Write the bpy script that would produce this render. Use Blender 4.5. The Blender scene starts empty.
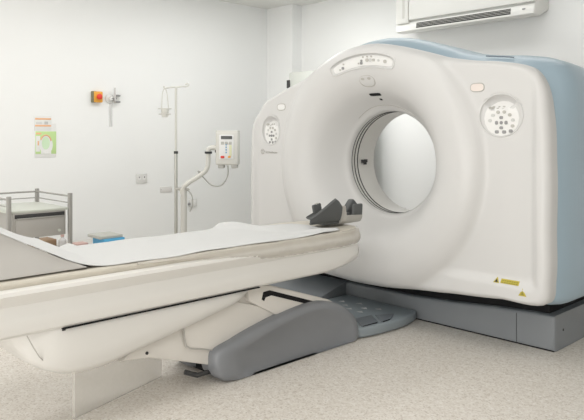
import bpy, bmesh, math, random
from mathutils import Vector, Matrix
random.seed(7)
scene = bpy.context.scene
COL = scene.collection
PI = math.pi

# ------------------------------------------------------------------ materials
def mat(name, col, rough=.5, metal=0., spec=.5, noise=0., nscale=8., bump=0., bscale=60., alpha=1., coat=0.):
    m = bpy.data.materials.new(name); m.use_nodes = True
    nt = m.node_tree; b = nt.nodes['Principled BSDF']
    b.inputs['Base Color'].default_value = (*col, 1)
    b.inputs['Roughness'].default_value = rough
    b.inputs['Metallic'].default_value = metal
    b.inputs['Specular IOR Level'].default_value = spec
    b.inputs['Alpha'].default_value = alpha
    b.inputs['Coat Weight'].default_value = coat
    tc = nt.nodes.new('ShaderNodeTexCoord')
    nz = nt.nodes.new('ShaderNodeTexNoise'); nz.inputs['Scale'].default_value = nscale
    nz.inputs['Detail'].default_value = 4
    nt.links.new(tc.outputs['Object'], nz.inputs['Vector'])
    mx = nt.nodes.new('ShaderNodeMix'); mx.data_type = 'RGBA'
    k = max(noise, .012)
    mx.inputs[6].default_value = (*[max(0, c*(1-k)) for c in col], 1)
    mx.inputs[7].default_value = (*[min(1, c*(1+k)) for c in col], 1)
    nt.links.new(nz.outputs['Fac'], mx.inputs[0]); nt.links.new(mx.outputs[2], b.inputs['Base Color'])
    if bump:
        n2 = nt.nodes.new('ShaderNodeTexNoise'); n2.inputs['Scale'].default_value = bscale
        nt.links.new(tc.outputs['Object'], n2.inputs['Vector'])
        bp = nt.nodes.new('ShaderNodeBump'); bp.inputs['Strength'].default_value = bump
        bp.inputs['Distance'].default_value = .01
        nt.links.new(n2.outputs['Fac'], bp.inputs['Height']); nt.links.new(bp.outputs['Normal'], b.inputs['Normal'])
    return m

def floor_mat():
    m = bpy.data.materials.new('speckled_vinyl'); m.use_nodes = True
    nt = m.node_tree; b = nt.nodes['Principled BSDF']
    tc = nt.nodes.new('ShaderNodeTexCoord')
    def vor(scale):
        v = nt.nodes.new('ShaderNodeTexVoronoi'); v.inputs['Scale'].default_value = scale
        nt.links.new(tc.outputs['Object'], v.inputs['Vector']); return v
    v1 = vor(140); r1 = nt.nodes.new('ShaderNodeValToRGB')
    sep = nt.nodes.new('ShaderNodeSeparateColor'); nt.links.new(v1.outputs['Color'], sep.inputs[0])
    nt.links.new(sep.outputs[0], r1.inputs[0])
    r1.color_ramp.interpolation = 'CONSTANT'
    e = r1.color_ramp.elements
    e[0].position = 0; e[0].color = (.60, .55, .49, 1)
    e[1].position = .10; e[1].color = (.71, .665, .61, 1)
    for p, c in ((.40, (.76, .72, .665, 1)), (.68, (.79, .755, .70, 1)), (.90, (.83, .80, .76, 1))):
        q = e.new(p); q.color = c
    nz = nt.nodes.new('ShaderNodeTexNoise'); nz.inputs['Scale'].default_value = 34; nz.inputs['Detail'].default_value = 3
    nt.links.new(tc.outputs['Object'], nz.inputs['Vector'])
    r2 = nt.nodes.new('ShaderNodeValToRGB'); nt.links.new(nz.outputs['Fac'], r2.inputs[0])
    r2.color_ramp.elements[0].position = .3; r2.color_ramp.elements[0].color = (.9, .885, .86, 1)
    r2.color_ramp.elements[1].position = .7; r2.color_ramp.elements[1].color = (1, 1, 1, 1)
    mx = nt.nodes.new('ShaderNodeMix'); mx.data_type = 'RGBA'; mx.blend_type = 'MULTIPLY'; mx.inputs[0].default_value = 1
    nt.links.new(r1.outputs[0], mx.inputs[6]); nt.links.new(r2.outputs[0], mx.inputs[7])
    nt.links.new(mx.outputs[2], b.inputs['Base Color'])
    b.inputs['Roughness'].default_value = .42
    b.inputs['Specular IOR Level'].default_value = .35
    return m

M = {
 'wall':   mat('wall_paint', (.90, .905, .895), .75, noise=.01, nscale=1.5, bump=.04, bscale=180),
 'ceil':   mat('ceiling_paint', (.80, .795, .765), .85),
 'floor':  floor_mat(),
 'gwhite': mat('scanner_white_shell', (.665, .66, .65), .38, noise=.008, nscale=2),
 'liner':  mat('bore_liner_white', (.76, .75, .72), .35),
 'blue':   mat('scanner_blue_shell', (.37, .48, .56), .33, noise=.015, nscale=2),
 'gbase':  mat('grey_base_plastic', (.235, .25, .265), .5, noise=.02, nscale=3),
 'gcover': mat('grey_rubber_cover', (.245, .255, .272), .36, noise=.02, nscale=3),
 'gpedal': mat('blue_grey_pedal_plate', (.285, .325, .35), .35, noise=.04, nscale=6),
 'dpedal': mat('pedal_rubber', (.17, .19, .21), .45),
 'slotblue': mat('slot_dark_blue', (.16, .20, .24), .5),
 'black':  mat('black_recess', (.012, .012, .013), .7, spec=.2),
 'seam':   mat('dark_seam', (.06, .06, .06), .7, spec=.2),
 'softseam': mat('soft_grey_seam', (.50, .48, .45), .6),
 'dgrey':  mat('dark_grey_foam', (.115, .12, .12), .7, spec=.3, bump=.06, bscale=200),
 'lgrey':  mat('light_grey_plastic', (.50, .485, .45), .5),
 'button': mat('grey_button', (.30, .30, .30), .5),
 'pbutton': mat('pale_button', (.60, .60, .585), .5),
 'panel':  mat('panel_white', (.84, .835, .82), .4),
 'pink':   mat('pale_pink_plate', (.80, .72, .67), .4),
 'twhite': mat('table_white_shell', (.79, .775, .74), .34, noise=.01, nscale=2),
 'arm':    mat('lift_arm_cream', (.76, .73, .68), .45, noise=.01),
 'pad':    mat('table_pad_beige', (.63, .59, .51), .4, noise=.10, nscale=9, bump=.25, bscale=14),
 'film':   mat('tan_plastic_film', (.74, .70, .63), .25, alpha=.5, noise=.10, nscale=14, bump=.2, bscale=22),
 'wedge':  mat('cushion_greige', (.56, .545, .52), .7),
 'sheet':  mat('white_paper_sheet', (.66, .665, .66), .9, spec=.2, bump=.05, bscale=25),
 'steel':  mat('brushed_steel', (.40, .39, .37), .38, metal=.55, noise=.05, nscale=30),
 'steel2': mat('drawer_steel', (.47, .455, .43), .45, metal=.4, noise=.02),
 'paleshelf': mat('pale_shelf_top', (.58, .60, .54), .4),
 'polewhite': mat('pole_cream_paint', (.66, .645, .60), .4),
 'poledark': mat('pole_chrome', (.55, .54, .50), .35, metal=.5),
 'injector': mat('injector_cream', (.70, .685, .635), .45),
 'cable':  mat('cable_grey', (.42, .41, .38), .5),
 'lcd':    mat('display_dark', (.09, .095, .09), .3),
 'red':    mat('red_plastic', (.75, .05, .03), .4),
 'orange': mat('orange_plastic', (.85, .42, .06), .45),
 'yellow': mat('yellow_label', (.52, .43, .05), .5),
 'olive':  mat('olive_label_edge', (.30, .26, .04), .6),
 'green':  mat('poster_green', (.56, .76, .34), .7),
 'pgreen': mat('poster_pale_green', (.64, .82, .58), .7),
 'paper':  mat('poster_paper', (.82, .82, .80), .7),
 'porange': mat('poster_orange', (.86, .50, .28), .7),
 'pgrey':  mat('poster_grey', (.55, .55, .54), .7),
 'acwhite': mat('air_unit_white', (.76, .755, .72), .4),
 'acgrey': mat('air_unit_grey_side', (.62, .61, .57), .45),
 'screen': mat('cabinet_pale_green', (.64, .655, .61), .4),
 'socket': mat('socket_white', (.74, .735, .715), .35),
 'hole':   mat('socket_hole_grey', (.22, .22, .22), .6),
 'boxblue': mat('box_blue', (.10, .42, .70), .5),
 'boxgrey': mat('box_grey_card', (.50, .50, .46), .7, noise=.1),
 'boxbrown': mat('box_brown_card', (.30, .20, .12), .7, noise=.1),
 'boxpink': mat('pack_pink', (.62, .42, .38), .6, noise=.15, nscale=40),
 'bottle': mat('bottle_clear_white', (.75, .73, .72), .2, alpha=.75),
 'frost':  mat('frosted_panel', (.80, .78, .73), .4, alpha=.32, noise=.05, nscale=60),
 'bench':  mat('bench_laminate', (.62, .60, .56), .5),
 'bluewhite': mat('tiny_blue_mark', (.2, .4, .6), .5),
}

# ------------------------------------------------------------------ mesh builder
class MB:
    def __init__(s): s.bm = bmesh.new()
    def add(s, verts, faces):
        vs = [s.bm.verts.new(v) for v in verts]
        for f in faces:
            try: s.bm.faces.new([vs[i] for i in f])
            except ValueError: pass
        return s
    def box(s, x0, x1, y0, y1, z0, z1, bev=0., seg=2, M4=None):
        t = bmesh.new(); bmesh.ops.create_cube(t, size=1)
        for v in t.verts:
            v.co = Vector(((x0+x1)/2+v.co.x*(x1-x0), (y0+y1)/2+v.co.y*(y1-y0), (z0+z1)/2+v.co.z*(z1-z0)))
        if bev: bmesh.ops.bevel(t, geom=t.edges[:], offset=bev, segments=seg, affect='EDGES', profile=.5)
        if M4: t.transform(M4)
        s._merge(t); return s
    def _merge(s, t):
        bmesh.ops.recalc_face_normals(t, faces=t.faces[:])
        me = bpy.data.meshes.new('tmp'); t.to_mesh(me); t.free(); s.bm.from_mesh(me); bpy.data.meshes.remove(me)
    def tube(s, pts, r, n=10, closed=False, caps=True):
        pts = [Vector(p) for p in pts]; N = len(pts)
        rr = r if isinstance(r, (list, tuple)) else [r]*N
        t = bmesh.new(); rings = []
        tang = []
        for i in range(N):
            a = pts[(i-1) % N] if (closed or i > 0) else pts[i]
            b = pts[(i+1) % N] if (closed or i < N-1) else pts[i]
            tang.append((b-a).normalized())
        up = Vector((0, 0, 1)) if abs(tang[0].z) < .9 else Vector((1, 0, 0))
        nrm = (up - tang[0]*up.dot(tang[0])).normalized()
        for i in range(N):
            nrm = (nrm - tang[i]*nrm.dot(tang[i])).normalized()
            bi = tang[i].cross(nrm)
            rings.append([t.verts.new(pts[i]+(nrm*math.cos(2*PI*k/n)+bi*math.sin(2*PI*k/n))*rr[i]) for k in range(n)])
        for i in range(N if closed else N-1):
            A, B = rings[i], rings[(i+1) % N]
            for k in range(n): t.faces.new((A[k], A[(k+1) % n], B[(k+1) % n], B[k]))
        if caps and not closed:
            t.faces.new(rings[0]); t.faces.new(rings[-1])
        s._merge(t); return s
    def lathe(s, prof, c=(0, 0, 0), n=24, axis='z'):
        t = bmesh.new(); rings = []
        for r, h in prof:
            ring = []
            for k in range(n):
                a = 2*PI*k/n; x, y = r*math.cos(a), r*math.sin(a)
                p = {'z': (x, y, h), 'y': (x, h, y), 'x': (h, x, y)}[axis]
                ring.append(t.verts.new(Vector(p)+Vector(c)))
            rings.append(ring)
        for A, B in zip(rings, rings[1:]):
            for k in range(n): t.faces.new((A[k], A[(k+1) % n], B[(k+1) % n], B[k]))
        t.faces.new(rings[0]); t.faces.new(rings[-1])
        s._merge(t); return s
    def prism(s, poly, lo, hi, axis, bev=0., seg=2):
        """polygon in the plane normal to axis; x -> (y,z), y -> (x,z), z -> (x,y)"""
        t = bmesh.new()
        f = {'x': lambda p, h: (h, p[0], p[1]), 'y': lambda p, h: (p[0], h, p[1]), 'z': lambda p, h: (p[0], p[1], h)}[axis]
        A = [t.verts.new(f(p, lo)) for p in poly]; B = [t.verts.new(f(p, hi)) for p in poly]; n = len(poly)
        fa = t.faces.new(A); fb = t.faces.new(B)
        for i in range(n): t.faces.new((A[i], A[(i+1) % n], B[(i+1) % n], B[i]))
        bmesh.ops.recalc_face_normals(t, faces=t.faces[:])
        if bev:
            ed = set(fa.edges) | set(fb.edges)
            bmesh.ops.bevel(t, geom=list(ed), offset=bev, segments=seg, affect='EDGES', profile=.5, clamp_overlap=True)
        s._merge(t); return s
    def loft(s, rings, cap=True, closed=True):
        t = bmesh.new(); R = [[t.verts.new(p) for p in r] for r in rings]; n = len(R[0])
        for A, B in zip(R, R[1:]):
            for k in range(n if closed else n-1):
                t.faces.new((A[k], A[(k+1) % n], B[(k+1) % n], B[k]))
        if cap:
            t.faces.new(R[0]); t.faces.new(R[-1])
        s._merge(t); return s
    def build(s, name, m, parent=None, smooth=40, flat=False, kind=None, recalc=False):
        if recalc: bmesh.ops.recalc_face_normals(s.bm, faces=s.bm.faces[:])
        org = parent_origin(parent)
        if org.length: bmesh.ops.translate(s.bm, verts=s.bm.verts[:], vec=-org)
        me = bpy.data.meshes.new(name); s.bm.to_mesh(me); s.bm.free()
        me.materials.append(m)
        if not flat:
            for p in me.polygons: p.use_smooth = True
            me.set_sharp_from_angle(angle=math.radians(smooth))
        o = bpy.data.objects.new(name, me); COL.objects.link(o)
        if parent: o.parent = parent
        if kind: o['kind'] = kind
        return o

def parent_origin(p):
    v = Vector((0, 0, 0))
    while p: v += Vector(p.location); p = p.parent
    return v
def tag(o, label, cat, group=None):
    o['label'] = label; o['category'] = cat
    if group: o['group'] = group
    return o
def thing(name, loc, label, cat, group=None):
    o = bpy.data.objects.new(name, None); COL.objects.link(o); o.location = loc
    o.empty_display_size = .1
    return tag(o, label, cat, group)
def struct(name, mb, m, **k): return mb.build(name, m, kind='structure', **k)
def sm(a, b, x):
    t = min(1, max(0, (x-a)/(b-a))); return t*t*(3-2*t)
def spline(pts, x):
    """monotone-ish cubic hermite through sorted (x, y) points"""
    if x <= pts[0][0]: return pts[0][1]
    if x >= pts[-1][0]: return pts[-1][1]
    n = len(pts)
    def slope(i):
        if i == 0 or i == n-1: return 0 if i == n-1 else (pts[1][1]-pts[0][1])/(pts[1][0]-pts[0][0])
        return (pts[i+1][1]-pts[i-1][1])/(pts[i+1][0]-pts[i-1][0])
    for i in range(n-1):
        if x <= pts[i+1][0]:
            h = pts[i+1][0]-pts[i][0]; t = (x-pts[i][0])/h
            return ((2*t**3-3*t*t+1)*pts[i][1]+(t**3-2*t*t+t)*h*slope(i)
                    + (-2*t**3+3*t*t)*pts[i+1][1]+(t**3-t*t)*h*slope(i+1))
def catmull(pts, per=6, closed=False):
    P = [Vector(p) for p in pts]; n = len(P); out = []
    rng = n if closed else n-1
    for i in range(rng):
        g = (lambda j: P[j % n]) if closed else (lambda j: P[min(n-1, max(0, j))])
        a, b, c, d = g(i-1), g(i), g(i+1), g(i+2)
        for k in range(per):
            t = k/per
            out.append(.5*((2*b)+(c-a)*t+(2*a-5*b+4*c-d)*t*t+(3*b-a-3*c+d)*t**3))
    if not closed: out.append(P[-1])
    return out

# ------------------------------------------------------------------ room
XL, XR, YB, YF, HC = -5.70, 2.4, 5.25, -2.6, 2.68
struct('floor', MB().box(XL-.1, XR+.1, YF-.1, YB+.1, -.1, 0), M['floor'], flat=True)
struct('ceiling', MB().box(XL-.1, XR+.1, YF-.1, YB+.1, HC, HC+.1), M['ceil'], flat=True)
struct('wall_left', MB().box(XL-.1, XL, YF-.1, YB+.1, 0, HC), M['wall'], flat=True)
struct('wall_back', MB().box(XL, XR, YB, YB+.1, 0, HC), M['wall'], flat=True)
struct('wall_right', MB().box(XR, XR+.1, YF-.1, YB+.1, 0, HC), M['wall'], flat=True)
struct('wall_front', MB().box(XL, XR, YF-.1, YF, 0, HC), M['wall'], flat=True)
struct('trim_1', MB().box(XL, -5.28, 5.10, YB, 0, HC), M['wall'], flat=True)

# ------------------------------------------------------------------ CT gantry
XC, GY, ZI, RB = -2.69, 3.298, 1.02, .342
OUT = [(1.195, .02), (1.193, -.30), (1.190, -.58), (1.178, -.680), (1.13, -.712), (.91, -.715), (.6, -.738), (.31, -.765), (0, -.782),
       (-.31, -.782), (-.6, -.75), (-.91, -.715), (-1.11, -.70), (-1.150, -.665), (-1.165, -.58), (-1.172, -.3), (-1.172, .0), (-1.155, .24),
       (-1.115, .345), (-1.055, .425), (-.91, .488), (-.65, .576), (-.46, .656), (-.27, .735), (-.09, .766), (.057, .767), (.196, .744), (.328, .709),
       (.454, .672), (.575, .636), (.735, .606), (.907, .584), (1.008, .564), (1.087, .532), (1.136, .475), (1.165, .401), (1.186, .263)]
POL = sorted((math.atan2(v, u) % (2*PI), math.hypot(u, v)) for u, v in OUT)
POLX = [(a-2*PI, r) for a, r in POL[-3:]] + POL + [(a+2*PI, r) for a, r in POL[:3]]
def Rout(th): return spline(POLX, th % (2*PI))
BELL = [(.342, -.225), (.348, -.205), (.37, -.178), (.40, -.13), (.44, -.065), (.48, -.015), (.53, .025), (.58, .050), (.64, .066), (.70, .068), (.75, .056), (.79, .034), (.815, .012), (.835, .002), (.88, 0)]
PANELS = {1: (.912, 1.308, .132, .120, .770, 1.468), -1: (-.952, 1.240, .100, .112, -.838, 1.411)}
def inside(u, z, cu, cz, a, b, k=2.): return (abs((u-cu)/a)**k + abs((z-cz)/b)**k)
def surf(u, v):
    """how far the front shell stands out towards the room at (u, v) measured from the bore axis"""
    r = math.hypot(u, v); ex = EX(r); u /= ex; r = math.hypot(u, v); th = math.atan2(v, u); R = Rout(th)
    p = spline(BELL, r)
    wing = sm(.78, .92, r)
    # raised frame along the outer side and the bottom, the wing lies a little back from it
    d_side = abs(abs(u)-1.19); d_side = 1.19-abs(u); d_bot = v+.715
    fr = max(1-sm(.055, .105, d_side), 1-sm(.075, .135, d_bot + .25*(1-sm(.3, .75, abs(u)))*0))
    low = 1-sm(.25, .5, v)
    p += wing*(.030*fr*(.35+.65*low))
    # finger recesses of the two oval control panels
    for sgn in (1, -1):
        cu, cv, hw, hh_ = PANELS[sgn][:4]
        q = inside(u, v, cu, cv-ZI, hw, hh_)
        p -= .010*(1-sm(.78, 1.0, q))
        q = inside(u, v, cu-.01*sgn, cv-ZI+hh_*.58, hw*.72, hh_*.30)
        p -= .024*(1-sm(.5, 1.05, q))
    # recessed display band over the bore
    p -= .016*band(r, th)
    # rounded outer edge
    e = R - r
    RO = .045
    if e < RO: p -= RO - math.sqrt(max(0, RO*RO-(RO-e)**2))
    return p
def EX(r): return 1+.055*(1-sm(.345, .62, r))
def band(r, th):
    rr = abs(r-.660)/.044; tt = abs(th-1.60)/.40
    return 1-sm(.86, 1.06, (rr**4+tt**4)**.25)
def P(u, z, lift=0.):
    """world point on the front shell at sideways offset u, height z"""
    return Vector((XC+u, GY-surf(u, z-ZI)-lift, z))

gantry = thing('ct_scanner_gantry', (XC, GY+.6, 0), 'large white ring-shaped CT scanner gantry with pale blue rear shell and grey plinth', 'CT scanner')
NT, NR = 420, 110
mb = MB(); rings = []
for j in range(NR+1):
    s_ = j/NR
    row = []
    for i in range(NT):
        th = 2*PI*i/NT; R = Rout(th)
        # denser near the outer rim
        t = s_ if s_ < .8 else .8+.2*(1-(1-(s_-.8)/.2)**1.6)
        r = RB+(R-RB)*t
        u, v = EX(r)*r*math.cos(th), r*math.sin(th)
        row.append((XC+u, GY-surf(u, v), ZI+v))
    rings.append(row)
inner = [[(XC+EX(RB)*(RB+dr)*math.cos(2*PI*i/NT), GY+.225+dy, ZI+(RB+dr)*math.sin(2*PI*i/NT)) for i in range(NT)] for dr, dy in ((.004, .03), (-.002, .012))]
outer = [[(XC+Rout(2*PI*i/NT)*math.cos(2*PI*i/NT), GY+dy, ZI+Rout(2*PI*i/NT)*math.sin(2*PI*i/NT)) for i in range(NT)] for dy in (.055, .075)]
mb.loft(inner+rings+outer, cap=False)
mb.build('front_shell', M['gwhite'], gantry, smooth=60)

# rear blue shell: rings of growing outline, then the back
def shell_ring(off, y, zoff=0., cornerk=0.):
    row = []
    for i in range(NT):
        th = 2*PI*i/NT; R = Rout(th)
        ck = cornerk*math.exp(-((th-math.radians(26))/.22)**2) + cornerk*math.exp(-((th-math.radians(154))/.22)**2)
        topk = max(0, math.sin(th))*zoff
        r = R+off+ck+topk
        row.append((XC+r*math.cos(th), GY+y, ZI+r*math.sin(th)))
    return row
rows = [shell_ring(-.03, .066), shell_ring(-.004, .062), shell_ring(.004, .078, .004), shell_ring(.018, .115, .012, .015), shell_ring(.030, .17, .024, .035),
        shell_ring(.036, .25, .026, .042), shell_ring(.036, .40, .022, .036), shell_ring(.034, .75, .01, .01), shell_ring(.01, .90, 0, 0), shell_ring(-.06, .985, 0, -.03), shell_ring(-.10, 1.0)]
mb = MB(); mb.loft(rows, cap=False); mb.build('rear_shell', M['blue'], gantry, smooth=50)
# back cover with its flared opening, and the bore liner
def circ(r, y): return [(XC+EX(RB)*(r-.010)*math.cos(2*PI*i/NT), GY+y, ZI+(r-.010)*math.sin(2*PI*i/NT)) for i in range(NT)]
def ell(r, y, k): return [(XC+r*(1+.22*k)*math.cos(2*PI*i/NT), GY+y, ZI+r*(1-.16*k)*math.sin(2*PI*i/NT)) for i in range(NT)]
mb = MB(); mb.loft([shell_ring(-.095, .999)] + [ell(r, y, k) for r, y, k in ((.74, .999, 1), (.735, .95, 1), (.71, .80, 1), (.66, .66, .8), (.56, .56, .5), (.43, .50, .2), (.37, .486, 0), (.355, .482, 0))], cap=False)
mb.build('back_cover', M['gwhite'], gantry, smooth=60)
mb = MB(); mb.loft([circ(.353, .215), circ(.353, .30), circ(.352, .485)], cap=False)
lin = mb.build('bore_liner', M['liner'], gantry)
for y in (.238, .268, .300):
    mb = MB(); mb.loft([circ(.3535, y-.0035), circ(.3495, y-.003), circ(.3495, y+.003), circ(.3535, y+.0035)], cap=False)
    mb.build('ring_seam', M['seam'], lin)
# small dark sensor clip on the liner
mb = MB()
a0 = math.radians(182)
def onl(a, y, r=.346): return Vector((XC+r*math.cos(a), GY+y, ZI+r*math.sin(a)))
for (da, dy, sa, sy) in ((.02, .345, .02, .017), (-.02, .365, .016, .012), (.03, .375, .018, .012)):
    q = onl(a0-da, dy); mb.box(q.x-.006, q.x+.008, q.y-sy, q.y+sy, q.z-sa*.6, q.z+sa*.6, .002)
mb.build('sensor_clip', M['seam'], lin)

def decal(name, pts, m, parent, lift=.0015, thick=.002):
    """thin plate with an outline on the front shell"""
    c = (sum(p[0] for p in pts)/len(pts), sum(p[1] for p in pts)/len(pts))
    n = len(pts); big = max(math.hypot(u-c[0], z-c[1]) for u, z in pts) > .03
    fr = (1, .85, .7, .55, .4, .25, .12) if big else (1,)
    rings = [[P(c[0]+(u-c[0])*f, c[1]+(z-c[1])*f, lift) for u, z in pts] for f in fr]
    return ring_plate(rings, [P(u, z, lift-thick) for u, z in pts], P(c[0], c[1], lift), name, m, parent)
def ring_plate(rings, bottom, mid, name, m, parent):
    t = MB(); n = len(bottom); vs = list(bottom); fs = []
    for r in rings: vs += r
    vs.append(mid)
    for k in range(len(rings)):
        fs += [(k*n+i, k*n+(i+1) % n, (k+1)*n+(i+1) % n, (k+1)*n+i) for i in range(n)]
    fs += [(len(rings)*n+i, len(rings)*n+(i+1) % n, len(vs)-1) for i in range(n)]
    return t.add(vs, fs).build(name, m, parent, recalc=True)
def oval(cu, cz, a, b, n=20, k=2., rot=0.):
    out = []
    for i in range(n):
        t = 2*PI*i/n; x = a*math.copysign(abs(math.cos(t))**(2/k), math.cos(t)); z = b*math.copysign(abs(math.sin(t))**(2/k), math.sin(t))
        out.append((cu+x*math.cos(rot)-z*math.sin(rot), cz+x*math.sin(rot)+z*math.cos(rot)))
    return out
def outline(name, pts, r, m, parent, lift=0., closed=True):
    return MB().tube([P(u, z, lift) for u, z in pts], r, 6, closed=closed).build(name, m, parent)

# oval control panels on both wings
for sgn in (1, -1):
    cu, cz, hw, hh_, bu, bz = PANELS[sgn]
    kx = hw/.132
    pan = decal('control_panel', oval(cu, cz-.016, hw*.78, hh_*.80), M['panel'], gantry, .002)
    outline('panel_rim', oval(cu, cz, hw*.97, hh_*.97, 40), .004, M['gwhite'], pan, .001)
    pc = (cu, cz-.040)
    decal('button', oval(pc[0], pc[1], .009*kx, .010, 10), M['button'], pan, .006, .005)
    for k in range(4):
        a = k*PI/2
        decal('arrow_button', oval(pc[0]+.028*kx*math.cos(a), pc[1]+.028*math.sin(a), .0105*kx, .0085, 10, 3., a+PI/2), M['button'], pan, .006, .005)
    for k in range(7):
        a = math.radians(168-k*31)
        decal('button', oval(pc[0]+.069*kx*math.cos(a), pc[1]+.060*math.sin(a), .0105*kx, .0095, 10), M['pbutton'] if k in (0, 1, 5) else M['lgrey'], pan, .006, .005)
    for dx, dz in ((-.026, -.050), (.017, -.051), (.056, -.046)):
        decal('button', oval(pc[0]+dx*kx, pc[1]+dz, .0115*kx, .0095, 10, 3.), M['button'], pan, .006, .005)
    for dx, w in ((-.060, .016), (-.026, .010), (.004, .008)):
        decal('button', oval(cu+dx*kx, cz+.045, w*kx, .0075, 10, 3.), M['lgrey'], pan, .006, .005)
    # indicator plate above each panel
    bd = decal('indicator_plate', oval(bu, bz, .040, .021, 24, 3.), M['pink'] if sgn > 0 else M['panel'], gantry, .002)
    outline('plate_rim', oval(bu, bz, .042, .023, 24, 3.), .0035, M['softseam'], bd)
# maker's ring and word under the far panel
def text(name, body, size, m, parent, u, z, lift=.002, extr=.0008):
    c = bpy.data.curves.new('txt', 'FONT'); c.body = body; c.size = size; c.extrude = extr; c.align_x = 'LEFT'
    o = bpy.data.objects.new('txt', c); COL.objects.link(o)
    bpy.context.view_layer.update()
    me = bpy.data.meshes.new_from_object(o.evaluated_get(bpy.context.evaluated_depsgraph_get()))
    bpy.data.objects.remove(o); me.name = name
    q = P(u, z, lift)
    me.transform(Matrix.Translation(q-parent_origin(parent)) @ Matrix.Rotation(PI/2, 4, 'X'))
    me.materials.clear(); me.materials.append(m)
    o = bpy.data.objects.new(name, me); COL.objects.link(o); o.parent = parent
    return o
lg = outline('maker_emblem', oval(-1.045, 1.080, .018, .018, 24), .0026, M['softseam'], gantry, .001)
outline('emblem_curl', [(-1.052+.010*math.cos(t), 1.080+.009*math.sin(t)) for t in [.9+i*.45 for i in range(11)]], .0018, M['softseam'], lg, .001, False)
outline('emblem_curl', [(-1.038+.007*math.cos(t), 1.079+.010*math.sin(t)) for t in [2.2+i*.45 for i in range(9)]], .0018, M['softseam'], lg, .001, False)
text('maker_lettering', 'GE Healthcare', .022, M['softseam'], gantry, -1.012, 1.068)

# display band over the bore
bpts = []
def bp(r, th): return (r*math.cos(th), ZI+r*math.sin(th))
def band_pt(hr, ht, f, k=4.5, n=72):
    return [bp(.660+hr*f*z, 1.60+ht*f*u) for u, z in oval(0, 0, 1, 1, n, k)]
pts_ = band_pt(.031, .375, 1)
disp = ring_plate([[P(u, z, .002) for u, z in band_pt(.031, .375, f)] for f in (1, .8, .6, .4, .2)], [P(u, z, -.001) for u, z in pts_], P(*bp(.66, 1.6), .002), 'display_panel', M['panel'], gantry)
outline('panel_rim', band_pt(.045, .405, 1), .0045, M['gwhite'], disp, .001)
for r, t, a, m in ((.672, 1.84, .006, 'lgrey'), (.650, 1.86, .010, 'button'), (.648, 1.90, .006, 'lgrey'), (.66, 1.61, .008, 'button'), (.645, 1.615, .010, 'button'), (.646, 1.65, .006, 'lgrey'),
                   (.660, 1.54, .012, 'lgrey'), (.660, 1.50, .012, 'pbutton'), (.660, 1.46, .010, 'lgrey'), (.66, 1.40, .008, 'pbutton'), (.66, 1.32, .012, 'lgrey'),
                   (.682, 1.59, .006, 'lgrey'), (.682, 1.54, .006, 'lgrey'), (.682, 1.49, .006, 'lgrey')):
    u, z = bp(r, t); decal('button', oval(u, z, a, a*.9, 10, 3.), M[m], disp, .006, .005)
# breathing lights and slot inside the funnel
nb = decal('breathing_light_panel', oval(-.002, 1.552, .058, .030, 24, 2.6), M['gwhite'], gantry, .003)
outline('panel_rim', oval(-.002, 1.550, .060, .034, 24, 2.4), .004, M['softseam'], nb, -.002)
for du in (-.030, .022): decal('face_symbol', oval(-.002+du, 1.564, .014, .008, 12), M['lgrey'], nb, .005, .002)
decal('laser_window', oval(.0, 1.466, .046, .0085, 20, 5.), M['black'], gantry, .003)
decal('laser_dot', oval(.010, 1.436, .010, .0055, 12, 4.), M['black'], gantry, .003)
# thin arched joint above the bore
outline('funnel_seam', [(x, 1.402-.085*(abs(x+.01)/.23)**2.2) for x in [-.24+i*.46/30 for i in range(31)]], .0022, M['softseam'], gantry, 0., False)
# warning stickers low on the near wing
def label_at(name, u0, u1, z0, z1, m, parent, lift=.002, sh=0.):
    return decal(name, [(u0, z0), (u1, z0+sh), (u1, z1+sh), (u0, z1)], m, parent, lift)
w1 = label_at('warning_label', .922, 1.026, .400, .422, M['yellow'], gantry)
tri = decal('warning_triangle', [(.880, .398), (.915, .398), (.897, .427)], M['yellow'], gantry)
decal('warning_mark', [(.888, .402), (.907, .402), (.897, .417)], M['seam'], tri, .0035)
for k in range(7):
    for row in (0, 1):
        label_at('print_line', .929+k*.0135, .939+k*.0135, .412-row*.009, .4165-row*.009, M['olive'], w1, .0035)
tri2 = decal('warning_triangle', [(1.030, .352), (1.074, .352), (1.052, .392)], M['yellow'], gantry)
decal('warning_mark', [(1.042, .358), (1.062, .358), (1.052, .377)], M['olive'], tri2, .0035)
# seams of the shell
mb = MB().tube([(XC+1.243, GY+.35, .62), (XC+1.2445, GY+.36, .622)], .012, 10)
mb.build('latch_cover', M['seam'], gantry)
# shallow grip on the top edge
gp = [(XC+u, GY+.115, ZI+Rout(math.atan2(z, u))*math.sin(math.atan2(z, u))+.030) for u, z in ((.76, .62), (.82, .61), (.88, .60), (.93, .59))]
MB().tube(catmull(gp, 4), .0035, 6).build('lifting_slot', M['slotblue'], gantry)

# plinth
mb = MB()
mb.prism([(-3.79, .002), (-1.592, .002), (-1.592, .200), (-1.72, .198), (-1.95, .186), (-2.25, .162), (-2.55, .148), (-3.79, .146)], 3.55, 4.30, 'y', .018, 3)
pl = mb.build('plinth', M['gbase'], gantry)
mb = MB().prism([(3.24, 0.004), (3.24, .068), (3.54, .150), (3.58, .150), (3.58, .004)], -3.72, -3.118, 'x', .006); mb.build('plinth_ramp', M['gbase'], gantry)
MB().box(-1.8165, -1.8135, 3.5485, 3.56, .012, .178).build('plinth_seam', M['seam'], pl, flat=True)
MB().box(-3.74, -1.64, 3.592, 4.24, .10, .42).build('shadow_gap_support', M['black'], gantry, flat=True)  # inner support, coloured black for the shadow gap between shell and plinth
MB().box(-3.785, -1.598, 3.556, 4.295, .0, .012).build('plinth_foot', M['black'], pl, flat=True)
MB().lathe([(.0, -1.596), (.007, -1.594), (.007, -1.590), (0, -1.590)], (0, 3.66, .105), 10, 'x').build('plinth_screw', M['seam'], pl)

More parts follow.
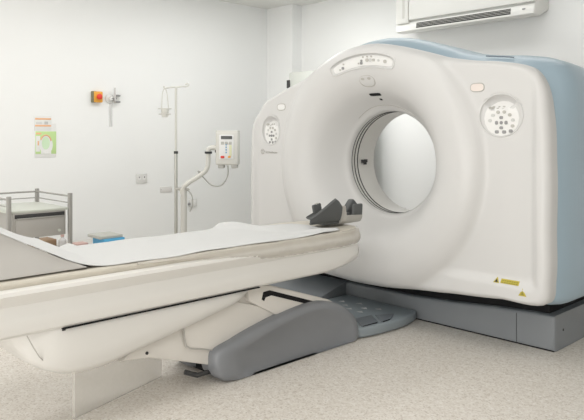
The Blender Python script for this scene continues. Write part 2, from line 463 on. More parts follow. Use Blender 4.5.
# ------------------------------------------------------------------ floor pedal plate in front of the plinth
ped = thing('foot_pedal_unit', (-2.8, 3.3, 0), 'low blue-grey foot pedal plate on the floor in front of the scanner ring', 'foot pedals')
out = [(-3.14, 2.92), (-2.52, 2.92), (-2.475, 3.02), (-2.452, 3.20), (-2.452, 3.34), (-2.47, 3.45), (-2.50, 3.535), (-3.14, 3.535)]
cp = [p for p in catmull([(x, y, 0) for x, y in out[1:7]], 5)]
poly = [(-3.11, 2.98)] + [(p.x, p.y) for p in cp] + [(-3.11, 3.545)]
mb = MB().prism(poly, .004, .066, 'z', .016, 3); mb.build('plate', M['gpedal'], ped)
for q in ([(-2.63, 3.085), (-2.50, 2.985), (-2.487, 3.13), (-2.61, 3.215)], [(-2.595, 3.23), (-2.475, 3.145), (-2.478, 3.24), (-2.535, 3.345)]):
    cx_ = sum(a for a, b in q)/4; cy_ = sum(b for a, b in q)/4
    pd = MB().prism([(a, b) for a, b in q], .064, .075, 'z', .006, 2).build('pedal', M['dpedal'], ped)
    (xa, ya), (xb, yb) = q[1], q[2]
    MB().tube([(xa-.004, ya+.012, .067), (xb-.004, yb-.012, .067)], .0065, 6).build('pedal_slot', M['black'], pd)
for k, (x, y) in enumerate(((-2.98, 3.36), (-2.90, 3.30), (-2.86, 3.40), (-2.94, 3.20), (-2.82, 3.25), (-2.84, 3.12), (-2.76, 3.33), (-2.72, 3.24), (-2.76, 3.09), (-3.02, 3.26), (-2.68, 3.38), (-2.70, 3.13))):
    s_ = .021
    MB().prism([(x-s_, y-s_*.7), (x+s_, y-s_*.2), (x-.2*s_, y+s_*.9)], .060, .0675, 'z').build('pedal_symbol', M['pbutton'] if k % 3 else M['panel'], ped, flat=True)

# ------------------------------------------------------------------ patient table
TX = -2.70
table = thing('patient_table', (TX, 2.2, 0), 'long white CT patient table with cantilevered tray over grey floor covers', 'patient table')
def tray_ring(y, k, zb, prof):
    """closed cross-section; k scales the half width, zb lifts the bottom"""
    right = [(a*k, z if z > .5 else z+zb*(1-(z-.452)/.05*0)) for a, z in prof]
    pts = right + [(-a, z) for a, z in reversed(right)]
    return [(TX+a, y, z) for a, z in pts]
PROF = [(.10, .444), (.20, .444), (.242, .446), (.255, .458), (.260, .485), (.258, .52), (.248, .548), (.245, .562), (.253, .576), (.268, .594), (.275, .608), (.271, .621), (.258, .630), (.235, .634), (.12, .634)]
rows = []
for y, k, zb in ((-.15, 1, 0), (.5, 1, 0), (1.2, 1, 0), (1.9, 1, 0), (2.55, 1, 0), (2.64, .998, .0), (2.74, .985, .010), (2.83, .95, .020), (2.89, .90, .030), (2.945, .82, .038), (2.985, .70, .045), (3.005, .5, .05), (3.012, .25, .055)):
    rows.append(tray_ring(y, k, zb, PROF))
tray = MB().loft(rows).build('tray', M['twhite'], table, smooth=35)
# mattress pad
def pad_ring(y, k, dz=0.):
    r = [(.02, .63), (.252, .63), (.258, .642), (.256, .654), (.247, .660), (.15, .658), (.02, .657)]
    pts = [(a*k, z+dz*(z > .64)) for a, z in r]; pts = pts+[(-a, z) for a, z in reversed(pts)]
    return [(TX+a, y, z) for a, z in pts]
rows = [pad_ring(-.1, 1)]
y = 0.
while y < 2.72:
    rows.append(pad_ring(y, 1+random.uniform(-.004, .004), random.uniform(-.0015, .0015))); y += .06
for y, k in ((2.74, .995), (2.82, .96), (2.89, .89), (2.935, .80), (2.965, .68), (2.98, .5), (2.985, .3)): rows.append(pad_ring(y, k, .002))
MB().loft(rows).build('mattress', M['pad'], table, smooth=50)
# crumpled see-through cover over the tray edge
rows = []
n_ = 90
for i in range(n_+1):
    yy = 1.45+(2.996-1.45)*i/n_
    k = spline([(1.7, 1.), (2.74, .99), (2.83, .957), (2.90, .89), (2.95, .80), (3.0, .60)], yy)
    grow = sm(1.45, 2.35, yy)
    r_ = []
    for q, (a, z) in enumerate(((.244, .6605), (.256, .6585), (.2635, .651), (.268, .640), (.274, .630), (.279, .617), (.280, .603), (.273, .590), (.263, .578))):
        cr = .0035*math.sin(yy*61+q*1.7)*math.sin(yy*23+q)+.002*math.sin(yy*140+q*3)
        zz = z if q < 3 else .652-(.652-z)*grow
        if q >= 3: a = .2635-(.2635-a)*grow
        r_.append((TX+(a+max(0., cr+.001)*grow*(q > 0))*k, yy, zz+cr*.6*(q > 6)*grow))
    rows.append(r_)
MB().loft(rows, cap=False, closed=False).build('plastic_cover', M['film'], table, smooth=180)
# seam where the tray sits on its beam
MB().box(TX-.245, TX+.2515, 1.13, 2.145, .4412, .4452).build('tray_rail', M['black'], table, flat=True)
# boat-shaped beam under the tray
BB = [(.955, .44), (.965, .415), (.985, .37), (1.025, .312), (1.09, .268), (1.17, .233), (1.25, .223), (1.34, .227), (1.46, .252), (1.79, .320), (2.0, .366), (2.08, .395), (2.14, .425), (2.17, .443)]
rows = []
for yy, zb in BB:
    w = .236*(1-(1-min(1., max(0., (yy-.93)/.20)))**2*.62); w *= 1-.25*sm(2.0, 2.2, yy)
    zt = .444; h = zt-zb
    pr_ = [(0, zb), (w*.62, zb), (w*.86, zb+h*.07), (w*.95, zb+h*.2), (w, zb+h*.5), (w, zt-h*.05), (w*.99, zt)]
    pts = pr_+[(-a, z) for a, z in reversed(pr_[1:])]
    rows.append([(TX+a, yy, z) for a, z in pts])
beam = MB().loft(rows).build('support_beam', M['twhite'], table, smooth=50)
MB().tube([(TX+.222, 1.0, .438), (TX+.224, 1.02, .395), (TX+.216, 1.05, .345), (TX+.196, 1.09, .30), (TX+.15, 1.13, .271)], .0022, 6).build('beam_seam', M['softseam'], beam)
MB().box(TX+.228, TX+.2385, 1.132, 1.145, .432, .440, .001).build('beam_catch', M['seam'], beam)
# scissor lift under it
armp = [(1.44, .215), (1.58, .198), (1.80, .125), (1.95, .072), (2.20, .05), (2.80, .05), (2.80, .17), (2.50, .25), (2.24, .36), (2.12, .40), (1.9, .36), (1.55, .30)]
arm = MB().prism(armp, TX-.15, TX+.145, 'x', .012, 2).build('lift_arm', M['arm'], table)
plate = [(1.40, .222), (1.58, .198), (1.945, .074), (1.96, .10), (1.965, .145), (1.80, .20), (1.765, .24), (1.78, .30), (1.60, .285)]
MB().prism([(1.745, .325), (1.765, .212), (1.785, .200), (2.02, .135), (2.4, .26), (2.05, .375)], TX+.150, TX+.158, 'x', .005).build('arm_panel', M['arm'], arm)
MB().tube([(TX+.158, 1.75, .325), (TX+.159, 1.758, .25), (TX+.159, 1.768, .214), (TX+.159, 1.79, .199), (TX+.159, 1.955, .152)], .0035, 6).build('panel_seam', M['softseam'], arm)
MB().lathe([(0, TX+.14), (.007, TX+.14), (.007, TX+.150), (0, TX+.151)], (0, 1.565, .225), 10, 'x').build('arm_bolt', M['seam'], arm)
# front link with its long dark slot
lk = MB().prism([(2.13, .43), (2.22, .43), (2.30, .415), (2.74, .265), (2.92, .16), (2.92, .06), (2.6, .1), (2.3, .27), (2.14, .36)], TX-.13, TX+.172, 'x', .012, 2).build('front_link', M['arm'], table)
MB().prism([(2.225, .355), (2.235, .392), (2.28, .394), (2.66, .262), (2.66, .238), (2.29, .366), (2.25, .362), (2.24, .345)], TX+.171, TX+.1745, 'x').build('link_slot', M['black'], lk, flat=True)
MB().box(TX-.09, TX+.09, 2.14, 2.24, .39, .447).build('beam_bracket', M['seam'], table, flat=True)
# shaped grey floor covers, one on each side
CPT = [(1.905, .10), (1.908, .145), (1.935, .172), (2.02, .192), (2.114, .217), (2.318, .258), (2.50, .281), (2.60, .283), (2.68, .272), (2.78, .242), (2.86, .20), (2.93, .14), (2.955, .08), (2.958, .02), (2.94, .004)]
top = catmull([(a, b, 0) for a, b in CPT], 4)
poly = [(p.x, p.y) for p in top] + [(2.6, .003), (2.02, .003), (1.955, .014), (1.92, .05)]
def cover(sgn):
    # cross-section: rounded shoulder towards the outside and a shallow dished face
    cy, cz = 2.45, .10; lays = []
    for dx, k in ((.06, .93), (.075, .985), (.10, 1.0), (.17, 1.0), (.195, .985), (.208, .955), (.214, .90), (.2145, .84), (.194, .76), (.193, .3)):
        rr = []
        for (yy, zz) in poly:
            qy = cy+(yy-cy)*(1-(1-k)*.5); qz = zz*k if zz > .02 else zz
            if k < .9:
                qy = cy+.03+(yy-cy)*(k*.98); qz = .0+(zz)*k
            rr.append((TX+sgn*dx, qy, max(.003, qz)))
        lays.append(rr)
    return MB().loft(lays).build('floor_cover', M['gcover'], table, smooth=50)
cover(1); cover(-1)
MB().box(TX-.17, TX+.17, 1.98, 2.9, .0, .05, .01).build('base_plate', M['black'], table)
MB().tube([(TX+.10, 1.80, .07), (TX+.12, 1.86, .045), (TX+.13, 1.93, .05)], .012, 8).build('hinge_bar', M['seam'], table)
# pale frosted panel standing below the beam
pm = Matrix.Translation((-2.715, 1.53, 0)) @ Matrix.Rotation(math.radians(17.0), 4, 'Z')
MB().box(-.009, .009, -.285, .275, 0.0, .30, .003, M4=pm).build('rear_foot_panel', M['frost'], table)

# wedge cushion under the raised end of the sheet
def ramp(yy):
    return spline([(-.4, 1.02), (.3, 1.01), (.6, .975), (.80, .894), (.892, .846), (.986, .795), (1.084, .744), (1.159, .707), (1.233, .681), (1.309, .668), (1.40, .6655), (3., .6655)], yy)
wp = [(1.235, .668)]+[(yy, ramp(yy)-.006) for yy in (1.2, 1.12, 1.0, .85, .7, .5, .3, .0)]+[(.0, .662)]
wc = MB().prism([(a, max(b, .664)) for a, b in wp], TX-.265, TX+.246, 'x', .003).build('wedge_cushion', M['wedge'])
tag(wc, 'greige wedge cushion raising the foot end of the white sheet', 'cushion')

# sheet
NYS, NXS = 150, 44
mb = MB(); g = []
for i in range(NYS+1):
    yy = .02+(2.745-.02)*i/NYS
    row = []
    for j in range(NXS+1):
        c = j/NXS
        wob = .004*math.sin(yy*9)+.003*math.sin(yy*23+1)
        lo, hi = -.295+.006*math.sin(yy*7), .250+wob
        if yy > 2.6: hi -= .006*sm(2.6, 2.745, yy); lo += .05*sm(2.62, 2.745, yy)
        lo += .10*sm(2.40, 2.50, yy)
        a = lo+(hi-lo)*c
        z = ramp(yy)
        z += .046*(1-sm(1.25, 1.335, yy))*(1-c)
        # folds near the scanner end
        z += .024*math.exp(-((yy-2.38)/.10)**2)*math.exp(-((a+.24)/.12)**2)
        z += .016*math.exp(-((yy-2.55)/.14)**2)*math.exp(-((a+.05)/.11)**2)
        z += .014*math.exp(-((a-.16-.25*(yy-2.5))/.03)**2)*sm(2.25, 2.45, yy)
        z += .018*math.exp(-((yy-2.36-.5*(a+.2))/.035)**2)*sm(.18, -.15, a)
        z += .004*math.exp(-(((yy-2.66)+.3*(a-.1))/.06)**2)*sm(-.1, .2, a)
        z += .02*math.exp(-((yy-1.40)/.03)**2)*math.exp(-((a+.27)/.05)**2)
        z += .0025*math.sin(a*21+yy*3)*math.sin(yy*5.5)+.0015*math.sin(yy*17+a*9)
        if a < -.255: z -= 0.6*max(0, -.258-a)*0
        z = max(z, .6635)
        z -= .0032*sm(.93, 1., c)+.004*sm(.06, 0, c)*0
        e = 1-c
        row.append(Vector((TX+a, yy, z)))
    g.append(row)
vs = [v for r in g for v in r]; w = NXS+1
mb.add(vs, [(i*w+j, i*w+j+1, (i+1)*w+j+1, (i+1)*w+j) for i in range(NYS) for j in range(NXS)])
sheet = mb.build('paper_sheet', M['sheet'], smooth=180)
sd = sheet.modifiers.new('thick', 'SOLIDIFY'); sd.thickness = .0015; sd.offset = 1; sd.use_rim = True
tag(sheet, 'white paper sheet laid along the scanner table and rising at its foot end', 'sheet')

# head holder
hh = thing('head_holder', (TX, 2.95, .66), 'dark grey head holder in a pale bracket at the tip of the table', 'head holder')
def wall_plate(name, pts, thick, m, parent, bev=.005):
    """plate through 3-D points (planar-ish), thickened along its normal"""
    V_ = [Vector(p) for p in pts]
    n = (V_[1]-V_[0]).cross(V_[2]-V_[0]).normalized()*thick
    t = bmesh.new(); A = [t.verts.new(v) for v in V_]; B = [t.verts.new(v+n) for v in V_]; k = len(V_)
    t.faces.new(A); t.faces.new(B)
    for i in range(k): t.faces.new((A[i], A[(i+1) % k], B[(i+1) % k], B[i]))
    bmesh.ops.recalc_face_normals(t, faces=t.faces[:])
    if bev: bmesh.ops.bevel(t, geom=t.edges[:], offset=bev, segments=2, affect='EDGES', profile=.5)
    q = MB(); q._merge(t); return q.build(name, m, parent)
# curved near wall and low far wall of the trough
def wing(sgn, y0, y1, prof, a0, a1):
    cols = []
    for i in range(11):
        s_ = i/10; yy = y0+(y1-y0)*s_; ht = spline(prof, s_)
        inn, outr = [], []
        for j in range(8):
            q = j/7
            a = a0+(a1-a0)*math.sin(q*PI/2*.92); z = .697+ht*(1-math.cos(q*PI/2))
            ys = yy+(1-q)*.034*(1-s_)*(sgn > 0)
            inn.append((TX+sgn*a, ys, z)); outr.append((TX+sgn*(a+.010), ys, z-.008))
        cols.append(inn+list(reversed(outr)))
    return MB().loft(cols).build('trough_wall', M['dgrey'], hh, smooth=50)
wing(1, 2.625, 2.895, [(0, .035), (.4, .082), (.78, .133), (.86, .133), (1, .088)], .085, .122)
wing(-1, 2.83, 2.90, [(0, .012), (1, .03)], .07, .10)
MB().box(TX-.03, TX+.095, 2.78, 2.92, .676, .700, .005).build('trough_floor', M['dgrey'], hh)
rows = []
for yy, wt, k in ((2.905, .770, .96), (2.915, .782, 1.0), (2.940, .780, 1.0), (2.950, .722, 1.0), (3.07, .716, 1.0), (3.105, .714, .93), (3.118, .712, .80)):
    o_ = [(0, .664), (.06*k, .664), (.095*k, .672), (.112*k, .690), (.116*k, wt)]
    i_ = [(.100*k, wt), (.096*k, .696), (.08*k, .685), (.0, .682)]
    right = o_+i_; left = [(-a, z) for a, z in right]
    rows.append([(TX+a, yy, z) for a, z in [*reversed(o_[1:])][::-1]+i_[:-1]+[(0, .682)]+[(-a, z) for a, z in reversed(i_[:-1])]+[(-a, z) for a, z in reversed(o_[1:])]])
MB().loft(rows).build('end_bracket', M['lgrey'], hh, smooth=40)
def pad(x, y, z, w, h, t, rx, ry):
    m4 = Matrix.Translation((x, y, z)) @ Matrix.Rotation(rx, 4, 'X') @ Matrix.Rotation(ry, 4, 'Y')
    MB().box(-t/2, t/2, -w/2, w/2, -h/2, h/2, .010, 3, M4=m4).build('side_pad', M['dgrey'], hh)
pad(TX+.098, 3.066, .742, .086, .082, .022, 0, .06)
pad(TX+.02, 3.085, .752, .100, .055, .05, .80, -.10)
pad(TX-.102, 2.922, .740, .075, .075, .020, .15, -.1)
pad(TX+.045, 3.02, .705, .05, .05, .05, 0, 0)
MB().box(TX-.05, TX+.05, 2.90, 3.0, .655, .676, .004).build('mount_tongue', M['lgrey'], hh)

# ------------------------------------------------------------------ steel trolley
tx1, tx0, ty0, ty1, tz = -4.392, -4.95, 1.652, 2.074, .797
tr = thing('instrument_trolley', ((tx0+tx1)/2, (ty0+ty1)/2, 0), 'stainless steel instrument trolley with drawer standing by the left wall', 'trolley')
for x in (tx0, tx1):
    for y in (ty0, ty1):
        po = MB().box(x-.013, x+.013, y-.013, y+.013, .07, tz, .003).build('post', M['steel'], tr)
        MB().lathe([(.0, -.012), (.035, -.012), (.035, .012), (0, .012)], (x, y, .0365), 14, 'y').build('caster', M['dgrey'], po)
for z in (.775, .728):
    pts = [(tx0, ty0, z), (tx1, ty0, z), (tx1, ty1, z), (tx0, ty1, z)]
    for k in range(4):
        if k == 1: continue          # the drawer side has no guard rail
        MB().tube([pts[k], pts[(k+1) % 4]], .0065 if z > .75 else .004, 8).build('rail', M['steel'], tr)
MB().box(tx0, tx1, ty0, ty1, .682, .697, .003).build('top_shelf', M['paleshelf'], tr)
fr = MB().box(tx0+.03, tx1-.004, ty0+.03, ty1-.03, .51, .682, .002).build('drawer_case', M['steel2'], tr)
MB().box(tx1-.012, tx1+.004, ty0+.045, ty1-.045, .515, .640, .003).build('drawer', M['steel2'], tr)
MB().box(tx1-.008, tx1+.001, ty0+.04, ty1-.04, .646, .672, .002).build('drawer_gap', M['seam'], tr)
MB().box(tx1-.0, tx1+.012, ty0+.05, ty1-.05, .636, .648, .003).build('drawer_lip', M['steel'], tr)
MB().lathe([(0, -.004), (.01, -.004), (.01, .004), (0, .004)], (tx1+.006, ty1-.08, .545), 10, 'x').build('drawer_lock', M['paleshelf'], tr)
MB().box(tx0, tx1, ty0, ty1, .20, .215, .003).build('lower_shelf', M['steel2'], tr)

# low bench by the wall, boxes on it
bn = thing('low_bench', (-5.08, 2.4, 0), 'low pale bench behind the table carrying small boxes', 'bench')
MB().box(-5.35, -4.66, 2.12, 2.85, .27, .30, .004).build('bench_top', M['bench'], bn)
for x in (-5.31, -4.70):
    for y in (2.16, 2.8): MB().box(x-.02, x+.02, y-.02, y+.02, 0, .27, .003).build('leg', M['bench'], bn)
tag(MB().box(-4.97, -4.77, 2.54, 2.72, .30, .376, .004).build('flat_box', M['boxblue']), 'flat blue box under a grey one behind the table edge', 'box')
tag(MB().box(-5.0, -4.785, 2.51, 2.71, .377, .400, .004).build('flat_box', M['boxgrey']), 'grey-topped carton stacked on the flat blue box', 'box')
tag(MB().box(-5.30, -5.13, 2.14, 2.31, .30, .365, .004).build('carton', M['boxbrown']), 'small brown carton behind the trolley post', 'box')
b = thing('small_bottle', (-5.08, 2.335, .30), 'small whitish bottle between the brown carton and trolley post', 'bottle')
MB().lathe([(0, .30), (.028, .30), (.030, .31), (.030, .36), (.012, .378), (.012, .392), (0, .392)], (-5.08, 2.335, 0), 16).build('bottle_body', M['bottle'], b)
MB().lathe([(0, .388), (.014, .388), (.014, .404), (0, .404)], (-5.08, 2.335, 0), 14).build('bottle_cap', M['boxpink'], b)
tag(MB().box(-5.0, -4.90, 2.37, 2.47, .30, .345, .006).build('soft_pack', M['boxpink']), 'pinkish soft pack lying left of the blue box', 'pack')

# ------------------------------------------------------------------ infusion stand and injector
ij = thing('contrast_injector', (-5.12, 3.52, 0), 'cream contrast injector with control box on a bent arm and a clamped infusion pole', 'injector')
iv = ij
MB().tube([(-5.223, 3.517, .03), (-5.223, 3.517, 1.045)], .0155, 12).build('lower_pole', M['poledark'], iv)
MB().tube([(-5.223, 3.517, 1.045), (-5.223, 3.517, 1.668)], .0115, 12).build('upper_pole', M['polewhite'], iv)
MB().lathe([(0, 1.032), (.02, 1.032), (.02, 1.056), (0, 1.056)], (-5.223, 3.517, 0), 14).build('pole_collar', M['seam'], iv)
dv = Vector((.6947, .7193, 0))
c0 = Vector((-5.223, 3.517, 1.662))
hk = [c0-dv*.115+Vector((0, 0, .008)), c0-dv*.108+Vector((0, 0, -.012)), c0-dv*.085+Vector((0, 0, -.008)), c0-dv*.04, c0, c0+dv*.06+Vector((0, 0, .006)), c0+dv*.10+Vector((0, 0, .006)), c0+dv*.122+Vector((0, 0, .022)), c0+dv*.106+Vector((0, 0, .036)), c0+dv*.09+Vector((0, 0, .024))]
MB().tube(catmull(hk, 5), .0075, 8).build('hook_bar', M['polewhite'], iv)
# wire holder hanging from the hook
hb = c0-dv*.108
wh = thing('bottle_holder', tuple(hb-Vector((0, 0, .33))), 'wire bottle holder hanging from the hook of the infusion pole', 'bottle holder')
lp = [hb+Vector((0, 0, -.018)), hb-dv*.02+Vector((0, 0, -.06)), hb-dv*.028+Vector((0, 0, -.2)), hb-dv*.02+Vector((0, 0, -.27)), hb+dv*.03+Vector((0, 0, -.275)), hb+dv*.036+Vector((0, 0, -.2)), hb+dv*.02+Vector((0, 0, -.05))]
MB().tube(catmull(lp, 5, True), .0045, 6, closed=True).build('wire_loop', M['polewhite'], wh)
cc = hb+dv*.002
for z, r in ((-.205, .062), (-.255, .056)):
    MB().tube([cc+Vector((r*math.cos(2*PI*k/24), r*math.sin(2*PI*k/24), z)) for k in range(24)], .004, 6, closed=True).build('wire_ring', M['polewhite'], wh)
MB().lathe([(0, hb.z-.285), (.026, hb.z-.285), (.028, hb.z-.27), (.028, hb.z-.20), (0, hb.z-.20)], (cc.x, cc.y, 0), 14).build('cup', M['injector'], wh)

bx, by = -5.085, 3.515
MB().tube([(bx-.005, by-.002, .04), (bx-.005, by-.002, .70)], .030, 16).build('column', M['polewhite'], ij)
for k in range(4):
    a = PI/4+PI/2*k
    MB().tube([(bx+.03, by+.02, .07), (bx+.03+.22*math.cos(a), by+.02+.22*math.sin(a), .03)], .016, 8).build('foot', M['poledark'], ij)
armpts = [(bx-.02, by-.01, .66), (bx-.012, by-.005, .71), (bx+.03, by+.03, .765), (bx+.095, by+.10, .825), (bx+.135, by+.145, .875), (bx+.152, by+.16, .93), (bx+.155, by+.163, 1.04)]
MB().tube(catmull(armpts, 6), .0215, 12).build('arm', M['injector'], ij)
MB().lathe([(0, 1.035), (.034, 1.035), (.034, 1.055), (0, 1.055)], (bx+.155, by+.163, 0), 16).build('arm_collar', M['seam'], ij)
MB().tube([(bx+.155, by+.163, 1.05), (bx+.155, by+.163, 1.075), (bx+.17, by+.178, 1.09), (bx+.23, by+.24, 1.092)], .024, 12).build('head_bracket', M['injector'], ij)
MB().tube([(bx+.205, by+.21, 1.045), (bx+.205, by+.21, 1.115)], .008, 8).build('bracket_knob', M['seam'], ij)
MB().tube([(-5.223, 3.517, .70), (bx+.04, by+.02, .70)], .014, 8).build('pole_clamp', M['lgrey'], ij)
# control head facing the camera side (normal is right-to-front)
hc = Vector((-4.808, 3.812, 1.085)); fx = Vector((.6947, .7193, 0)).normalized(); fn = Vector((.7193, -.6947, 0))
yawm = Matrix.Translation(hc) @ Matrix.Rotation(math.atan2(fx.y, fx.x)-.08, 4, 'Z')
hd = MB().box(-.108, .108, -.05, .05, -.155, .160, .016, 3, M4=yawm).build('control_head', M['injector'], ij)
MB().box(-.108, .108, -.046, .046, .148, .166, .006, 2, M4=yawm).build('head_cap', M['polewhite'], hd)
MB().box(-.072, .062, -.056, -.048, -.10, .125, .004, 2, M4=yawm).build('key_panel', M['panel'], hd)
MB().box(-.055, .050, -.060, -.054, .085, .115, .002, 2, M4=yawm).build('display', M['lcd'], hd)
for k in range(3): MB().box(-.055+k*.036, -.025+k*.036, -.060, -.054, .035, .062, .003, 1, M4=yawm).build('key', M['lgrey'], hd)
for k in range(4): MB().box(-.012, .0, -.060, -.054, -.045+k*.024, -.031+k*.024, .002, 1, M4=yawm).build('key', M['bluewhite'], hd)
MB().box(.022, .045, -.0595, -.054, -.07, .03, .002, 1, M4=yawm).build('yellow_strip', mat('pale_yellow', (.78, .78, .52), .5), hd)
MB().box(-.058, -.022, -.061, -.054, -.092, -.070, .004, 2, M4=yawm).build('stop_key', M['red'], hd)
MB().box(.010, .036, -.061, -.054, -.088, -.070, .004, 2, M4=yawm).build('start_key', M['orange'], hd)
for dx in (-.06, .065): MB().box(dx-.028, dx+.028, -.04, .04, -.185, -.150, .008, 2, M4=yawm).build('head_foot', M['lgrey'], hd)
cab = [hc-fx*.0+Vector((0, 0, -.16)), hc-fx*.003+Vector((0, 0, -.26)), hc-fx*.06+Vector((0, 0, -.345)), hc-fx*.15+Vector((0, 0, -.345)), hc-fx*.23+Vector((0, 0, -.27)), hc-fx*.28+Vector((0, 0, -.215)), Vector((bx+.115, by+.12, .855))]
MB().tube(catmull(cab, 6), .006, 8).build('cable', M['cable'], ij)
MB().tube(catmull([(bx+.04, by+.0, .71), (bx+.075, by+.03, .65), (bx+.085, by+.035, .56), (bx+.06, by+.02, .50)], 6), .006, 8).build('loop_cable', M['cable'], ij)

# ------------------------------------------------------------------ things on the left wall (it faces +x)
def wbox(name, y0, y1, z0, z1, t, m, parent=None, x=XL, bev=.002): return MB().box(x-.002, x+t, y0, y1, z0, z1, bev).build(name, m, parent)
po = thing('wall_poster', (XL, 2.45, 1.0), 'small green and white notice with orange stripes on the left wall', 'poster')
wbox('sheet_paper', 2.366, 2.560, 1.01, 1.31, .004, M['paper'], po)
gr = wbox('green_field', 2.372, 2.560, 1.040, 1.240, .0055, M['green'], po)
wbox('header_sheet', 2.366, 2.515, 1.245, 1.379, .005, M['paper'], po)
for z in (1.345, 1.285): wbox('orange_stripe', 2.368, 2.513, z-.003, z+.013, .0062, M['porange'], po)
wbox('dark_mark', 2.452, 2.486, 1.302, 1.328, .0062, M['pgrey'], po)
wbox('text_block', 2.375, 2.43, 1.303, 1.325, .0058, mat('poster_text', (.7, .7, .69), .7), po)
def wdisc(name, y, z, ry, rz, t, m, parent):
    return MB().prism([(y+ry*math.cos(2*PI*k/24), z+rz*math.sin(2*PI*k/24)) for k in range(24)], XL, XL+t, 'x').build(name, m, parent, flat=True)
wdisc('white_disc', 2.468, 1.120, .060, .082, .0062, M['paper'], po)
wdisc('pale_disc', 2.464, 1.135, .036, .056, .0068, M['pgreen'], po)
MB().tube([(XL+.0068, 2.464+.050*math.cos(t), 1.135+.072*math.sin(t)) for t in [.3+i*.24 for i in range(11)]], .006, 6).build('orange_arc', M['porange'], po)
wbox('orange_tab', 2.375, 2.425, 1.212, 1.228, .0062, M['porange'], po)
wbox('white_patch', 2.376, 2.414, 1.060, 1.20, .006, M['paper'], po)
wbox('orange_dot', 2.390, 2.404, 1.115, 1.155, .0066, M['porange'], po)
for k in range(3): wbox('white_figure', 2.420+k*.034, 2.446+k*.034, 1.036, 1.085-.01*(k % 2), .0066, M['paper'], po)

es = thing('emergency_stop', (XL, 2.94, 1.56), 'orange emergency stop box with red button on the left wall', 'switch')
wbox('back_plate', 2.895, 2.93, 1.512, 1.618, .04, mat('stop_box_grey', (.22, .2, .12), .5), es, bev=.004)
wbox('stop_body', 2.905, 2.995, 1.514, 1.616, .045, M['orange'], es, bev=.008)
MB().lathe([(0, XL+.04), (.018, XL+.04), (.018, XL+.055), (.027, XL+.058), (.027, XL+.07), (.016, XL+.077), (0, XL+.078)], (0, 2.950, 1.566), 20, 'x').build('stop_button', M['red'], es)
gs = thing('gas_outlet', (XL, 3.10, 1.55), 'round wall gas outlet with flow meter tubes right of the stop box', 'gas outlet')
MB().lathe([(0, XL), (.046, XL), (.044, XL+.012), (.024, XL+.02), (.018, XL+.04), (0, XL+.042)], (0, 3.085, 1.555), 24, 'x').build('outlet_rose', M['socket'], gs)
MB().tube([(XL+.035, 3.085, 1.555), (XL+.04, 3.12, 1.555), (XL+.04, 3.14, 1.56)], .007, 8).build('outlet_stem', M['button'], gs)
MB().tube([(XL+.04, 3.122, 1.53), (XL+.04, 3.122, 1.66)], .009, 10).build('flow_tube', M['bottle'], gs)
for z in (1.585, 1.525): MB().box(XL+.03, XL+.05, 3.135, 3.175, z-.008, z+.008, .003).build('valve_knob', M['button'], gs)
MB().box(XL, XL+.035, 3.135, 3.172, 1.515, 1.60, .004).build('valve_body', M['socket'], gs)
MB().box(XL+.004, XL+.007, 3.08, 3.112, 1.29, 1.54, .001).build('hanging_strap', mat('strap_white', (.86, .86, .85), .5, alpha=.5), gs)

so = thing('power_socket', (XL, 3.43, .78), 'white double power socket on the left wall above the table', 'socket')
wbox('face_plate', 3.370, 3.492, .735, .826, .012, M['socket'], so, bev=.004)
for y in (3.402, 3.458):
    wdisc('socket_well', y, .785, .018, .02, .0135, M['panel'], so)
    for dz in (-.0, ): wdisc('pin_hole', y, .792, .007, .008, .0145, M['hole'], so)
bp_ = thing('wall_cover_plate', (XL, 3.71, .655), 'faint blank cover plate on the wall left of the injector column', 'cover plate')
wbox('plate', 3.645, 3.785, .628, .685, .010, M['pink'], bp_, bev=.003).data.materials[0] = mat('cover_plate_white', (.76, .74, .72), .5)
for y in (3.655, 3.775): wdisc('screw', y, .656, .003, .003, .0115, M['hole'], bp_)
s2 = thing('wall_switch', (XL, 4.02, .5), 'small wall switch box with dark edge right of the injector column', 'switch')
wbox('box', 4.00, 4.09, .455, .54, .02, M['socket'], s2, bev=.003)
wbox('rocker', 4.035, 4.075, .47, .525, .026, M['panel'], s2, bev=.003)
wbox('dark_edge', 3.985, 4.0, .475, .50, .03, M['button'], s2, bev=.003)

# ------------------------------------------------------------------ tall cabinet behind the scanner
cb = thing('tall_cabinet', (-4.55, 4.90, 0), 'pale green-grey tall cabinet standing behind the scanner in the corner', 'cabinet')
MB().box(-4.965, -4.10, 4.76, 5.08, 0, 1.865, .006).build('body', M['screen'], cb)
MB().box(-4.955, -4.535, 4.742, 4.76, .08, 1.855, .004).build('door', M['screen'], cb)
MB().box(-4.53, -4.11, 4.742, 4.76, .08, 1.855, .004).build('door', M['screen'], cb)
MB().box(-4.975, -4.94, 4.725, 4.765, 1.70, 1.785, .004).build('hinge', M['seam'], cb)

# ------------------------------------------------------------------ air conditioner on the back wall
ac = thing('air_conditioner', (-3.0, YB, 2.17), 'long white wall air conditioner high on the back wall', 'air conditioner')
ax0, ax1, ay = -3.755, -2.40, 4.99
prof = [(ay+.015, 2.165), (ay-.004, 2.175), (ay-.006, 2.20), (ay+.004, 2.245), (ay+.02, 2.262), (ay+.02, 2.54), (ay+.06, 2.57), (YB, 2.57), (YB, 2.235), (ay+.10, 2.165)]
body = MB().prism(prof, ax0, ax1, 'x', .012, 3).build('housing', M['acwhite'], ac)
MB().box(-3.60, ax1+.005, ay-.018, ay+.03, 2.268, 2.55, .006).build('front_panel', M['acwhite'], ac)
MB().prism([(ay-.016, 2.245), (ay-.022, 2.255), (ay-.022, 2.575), (ay+.03, 2.59), (ay+.03, 2.245)], ax0+.015, -3.605, 'x', .004).build('end_cap', M['acwhite'], ac)
MB().box(-3.668, -3.645, ay-.026, ay-.018, 2.29, 2.575, .002).build('cap_groove', M['acgrey'], ac)
sl = MB().prism([(ay-.008, 2.190), (ay+.0005, 2.236), (ay+.02, 2.236), (ay+.02, 2.190)], -3.525, -2.60, 'x').build('air_outlet', M['black'], ac, flat=True)
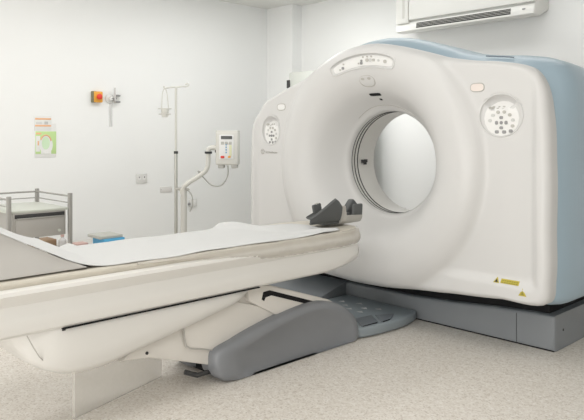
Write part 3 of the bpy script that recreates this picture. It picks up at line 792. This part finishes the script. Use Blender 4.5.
for k in range(3):
    z = 2.200+k*.0125
    MB().box(-3.525, -2.60, ay-.0135+k*.002, ay-.004+k*.002, z-.0015, z+.0015).build('louvre', M['acgrey'], sl, flat=True)
MB().box(-2.50, -2.475, ay-.010, ay+.01, 2.212, 2.222, .001).build('maker_badge', M['button'], ac)

# ------------------------------------------------------------------ ceiling fitting, only its edge shows
sp = tag(MB().lathe([(0, HC), (.12, HC), (.12, HC-.02), (.09, HC-.04), (0, HC-.045)], (-4.60, 4.40, 0), 24).build('ceiling_detector', M['acgrey']), 'round grey smoke detector on the ceiling near the corner', 'detector')

# ------------------------------------------------------------------ light: ceiling lamps plus an added wall washer and front fill
def area(x, y, z, sx, sy, power, rot=(0, 0, 0), col=(1, .995, .985)):
    l = bpy.data.lights.new('ceiling_or_fill_light', 'AREA'); l.shape = 'RECTANGLE'; l.size = sx; l.size_y = sy; l.energy = power; l.color = col
    o = bpy.data.objects.new('ceiling_or_fill_light', l); COL.objects.link(o); o.location = (x, y, z); o.rotation_euler = rot
    return o
for y, p in ((-.3, 6), (1.1, 7), (2.5, 8.5), (3.95, 12.5)): area(-4.45, y, HC-.02, .6, 1.2, p)
for y, p in ((-1.2, 8), (.6, 9), (2.2, 6)): area(-2.2, y, HC-.02, .6, 1.2, p)
for y, p in ((-1.4, 8), (.4, 10), (2.2, 9)): area(.1, y, HC-.02, .6, 1.2, p)
area(-2.6, 4.45, HC-.02, 2.6, .25, 8)
fill_washer = area(-4.0, 4.42, HC-.04, 0.5, .3, 3.6, (math.radians(26), 0, 0)); fill_washer.data.spread = math.radians(75)  # added downlight that brightens the back wall seen through the bore
area(-1.6, YF+.04, .78, 4.2, 1.4, 80, (PI/2, 0, 0), (1, .995, .985))  # added unseen fill, low in front, to lift the scanner funnel

w = bpy.data.worlds.new('World'); scene.world = w; w.use_nodes = True
w.node_tree.nodes['Background'].inputs[0].default_value = (1, 1, 1, 1)
w.node_tree.nodes['Background'].inputs[1].default_value = .5

# ------------------------------------------------------------------ camera
cam = bpy.data.cameras.new('camera'); cam.sensor_width = 36; cam.lens = 655/584*36
cam.shift_y = -(210-137)/584
co = bpy.data.objects.new('camera', cam); COL.objects.link(co)
co.location = (0, 0, 1.19); co.rotation_euler = (PI/2, 0, math.radians(46))
cam.clip_start = .05
scene.camera = co
vs_ = scene.view_settings
vs_.view_transform = 'Standard'; vs_.look = 'None'; vs_.gamma = 1; vs_.use_curve_mapping = False
vs_.exposure = 0.2
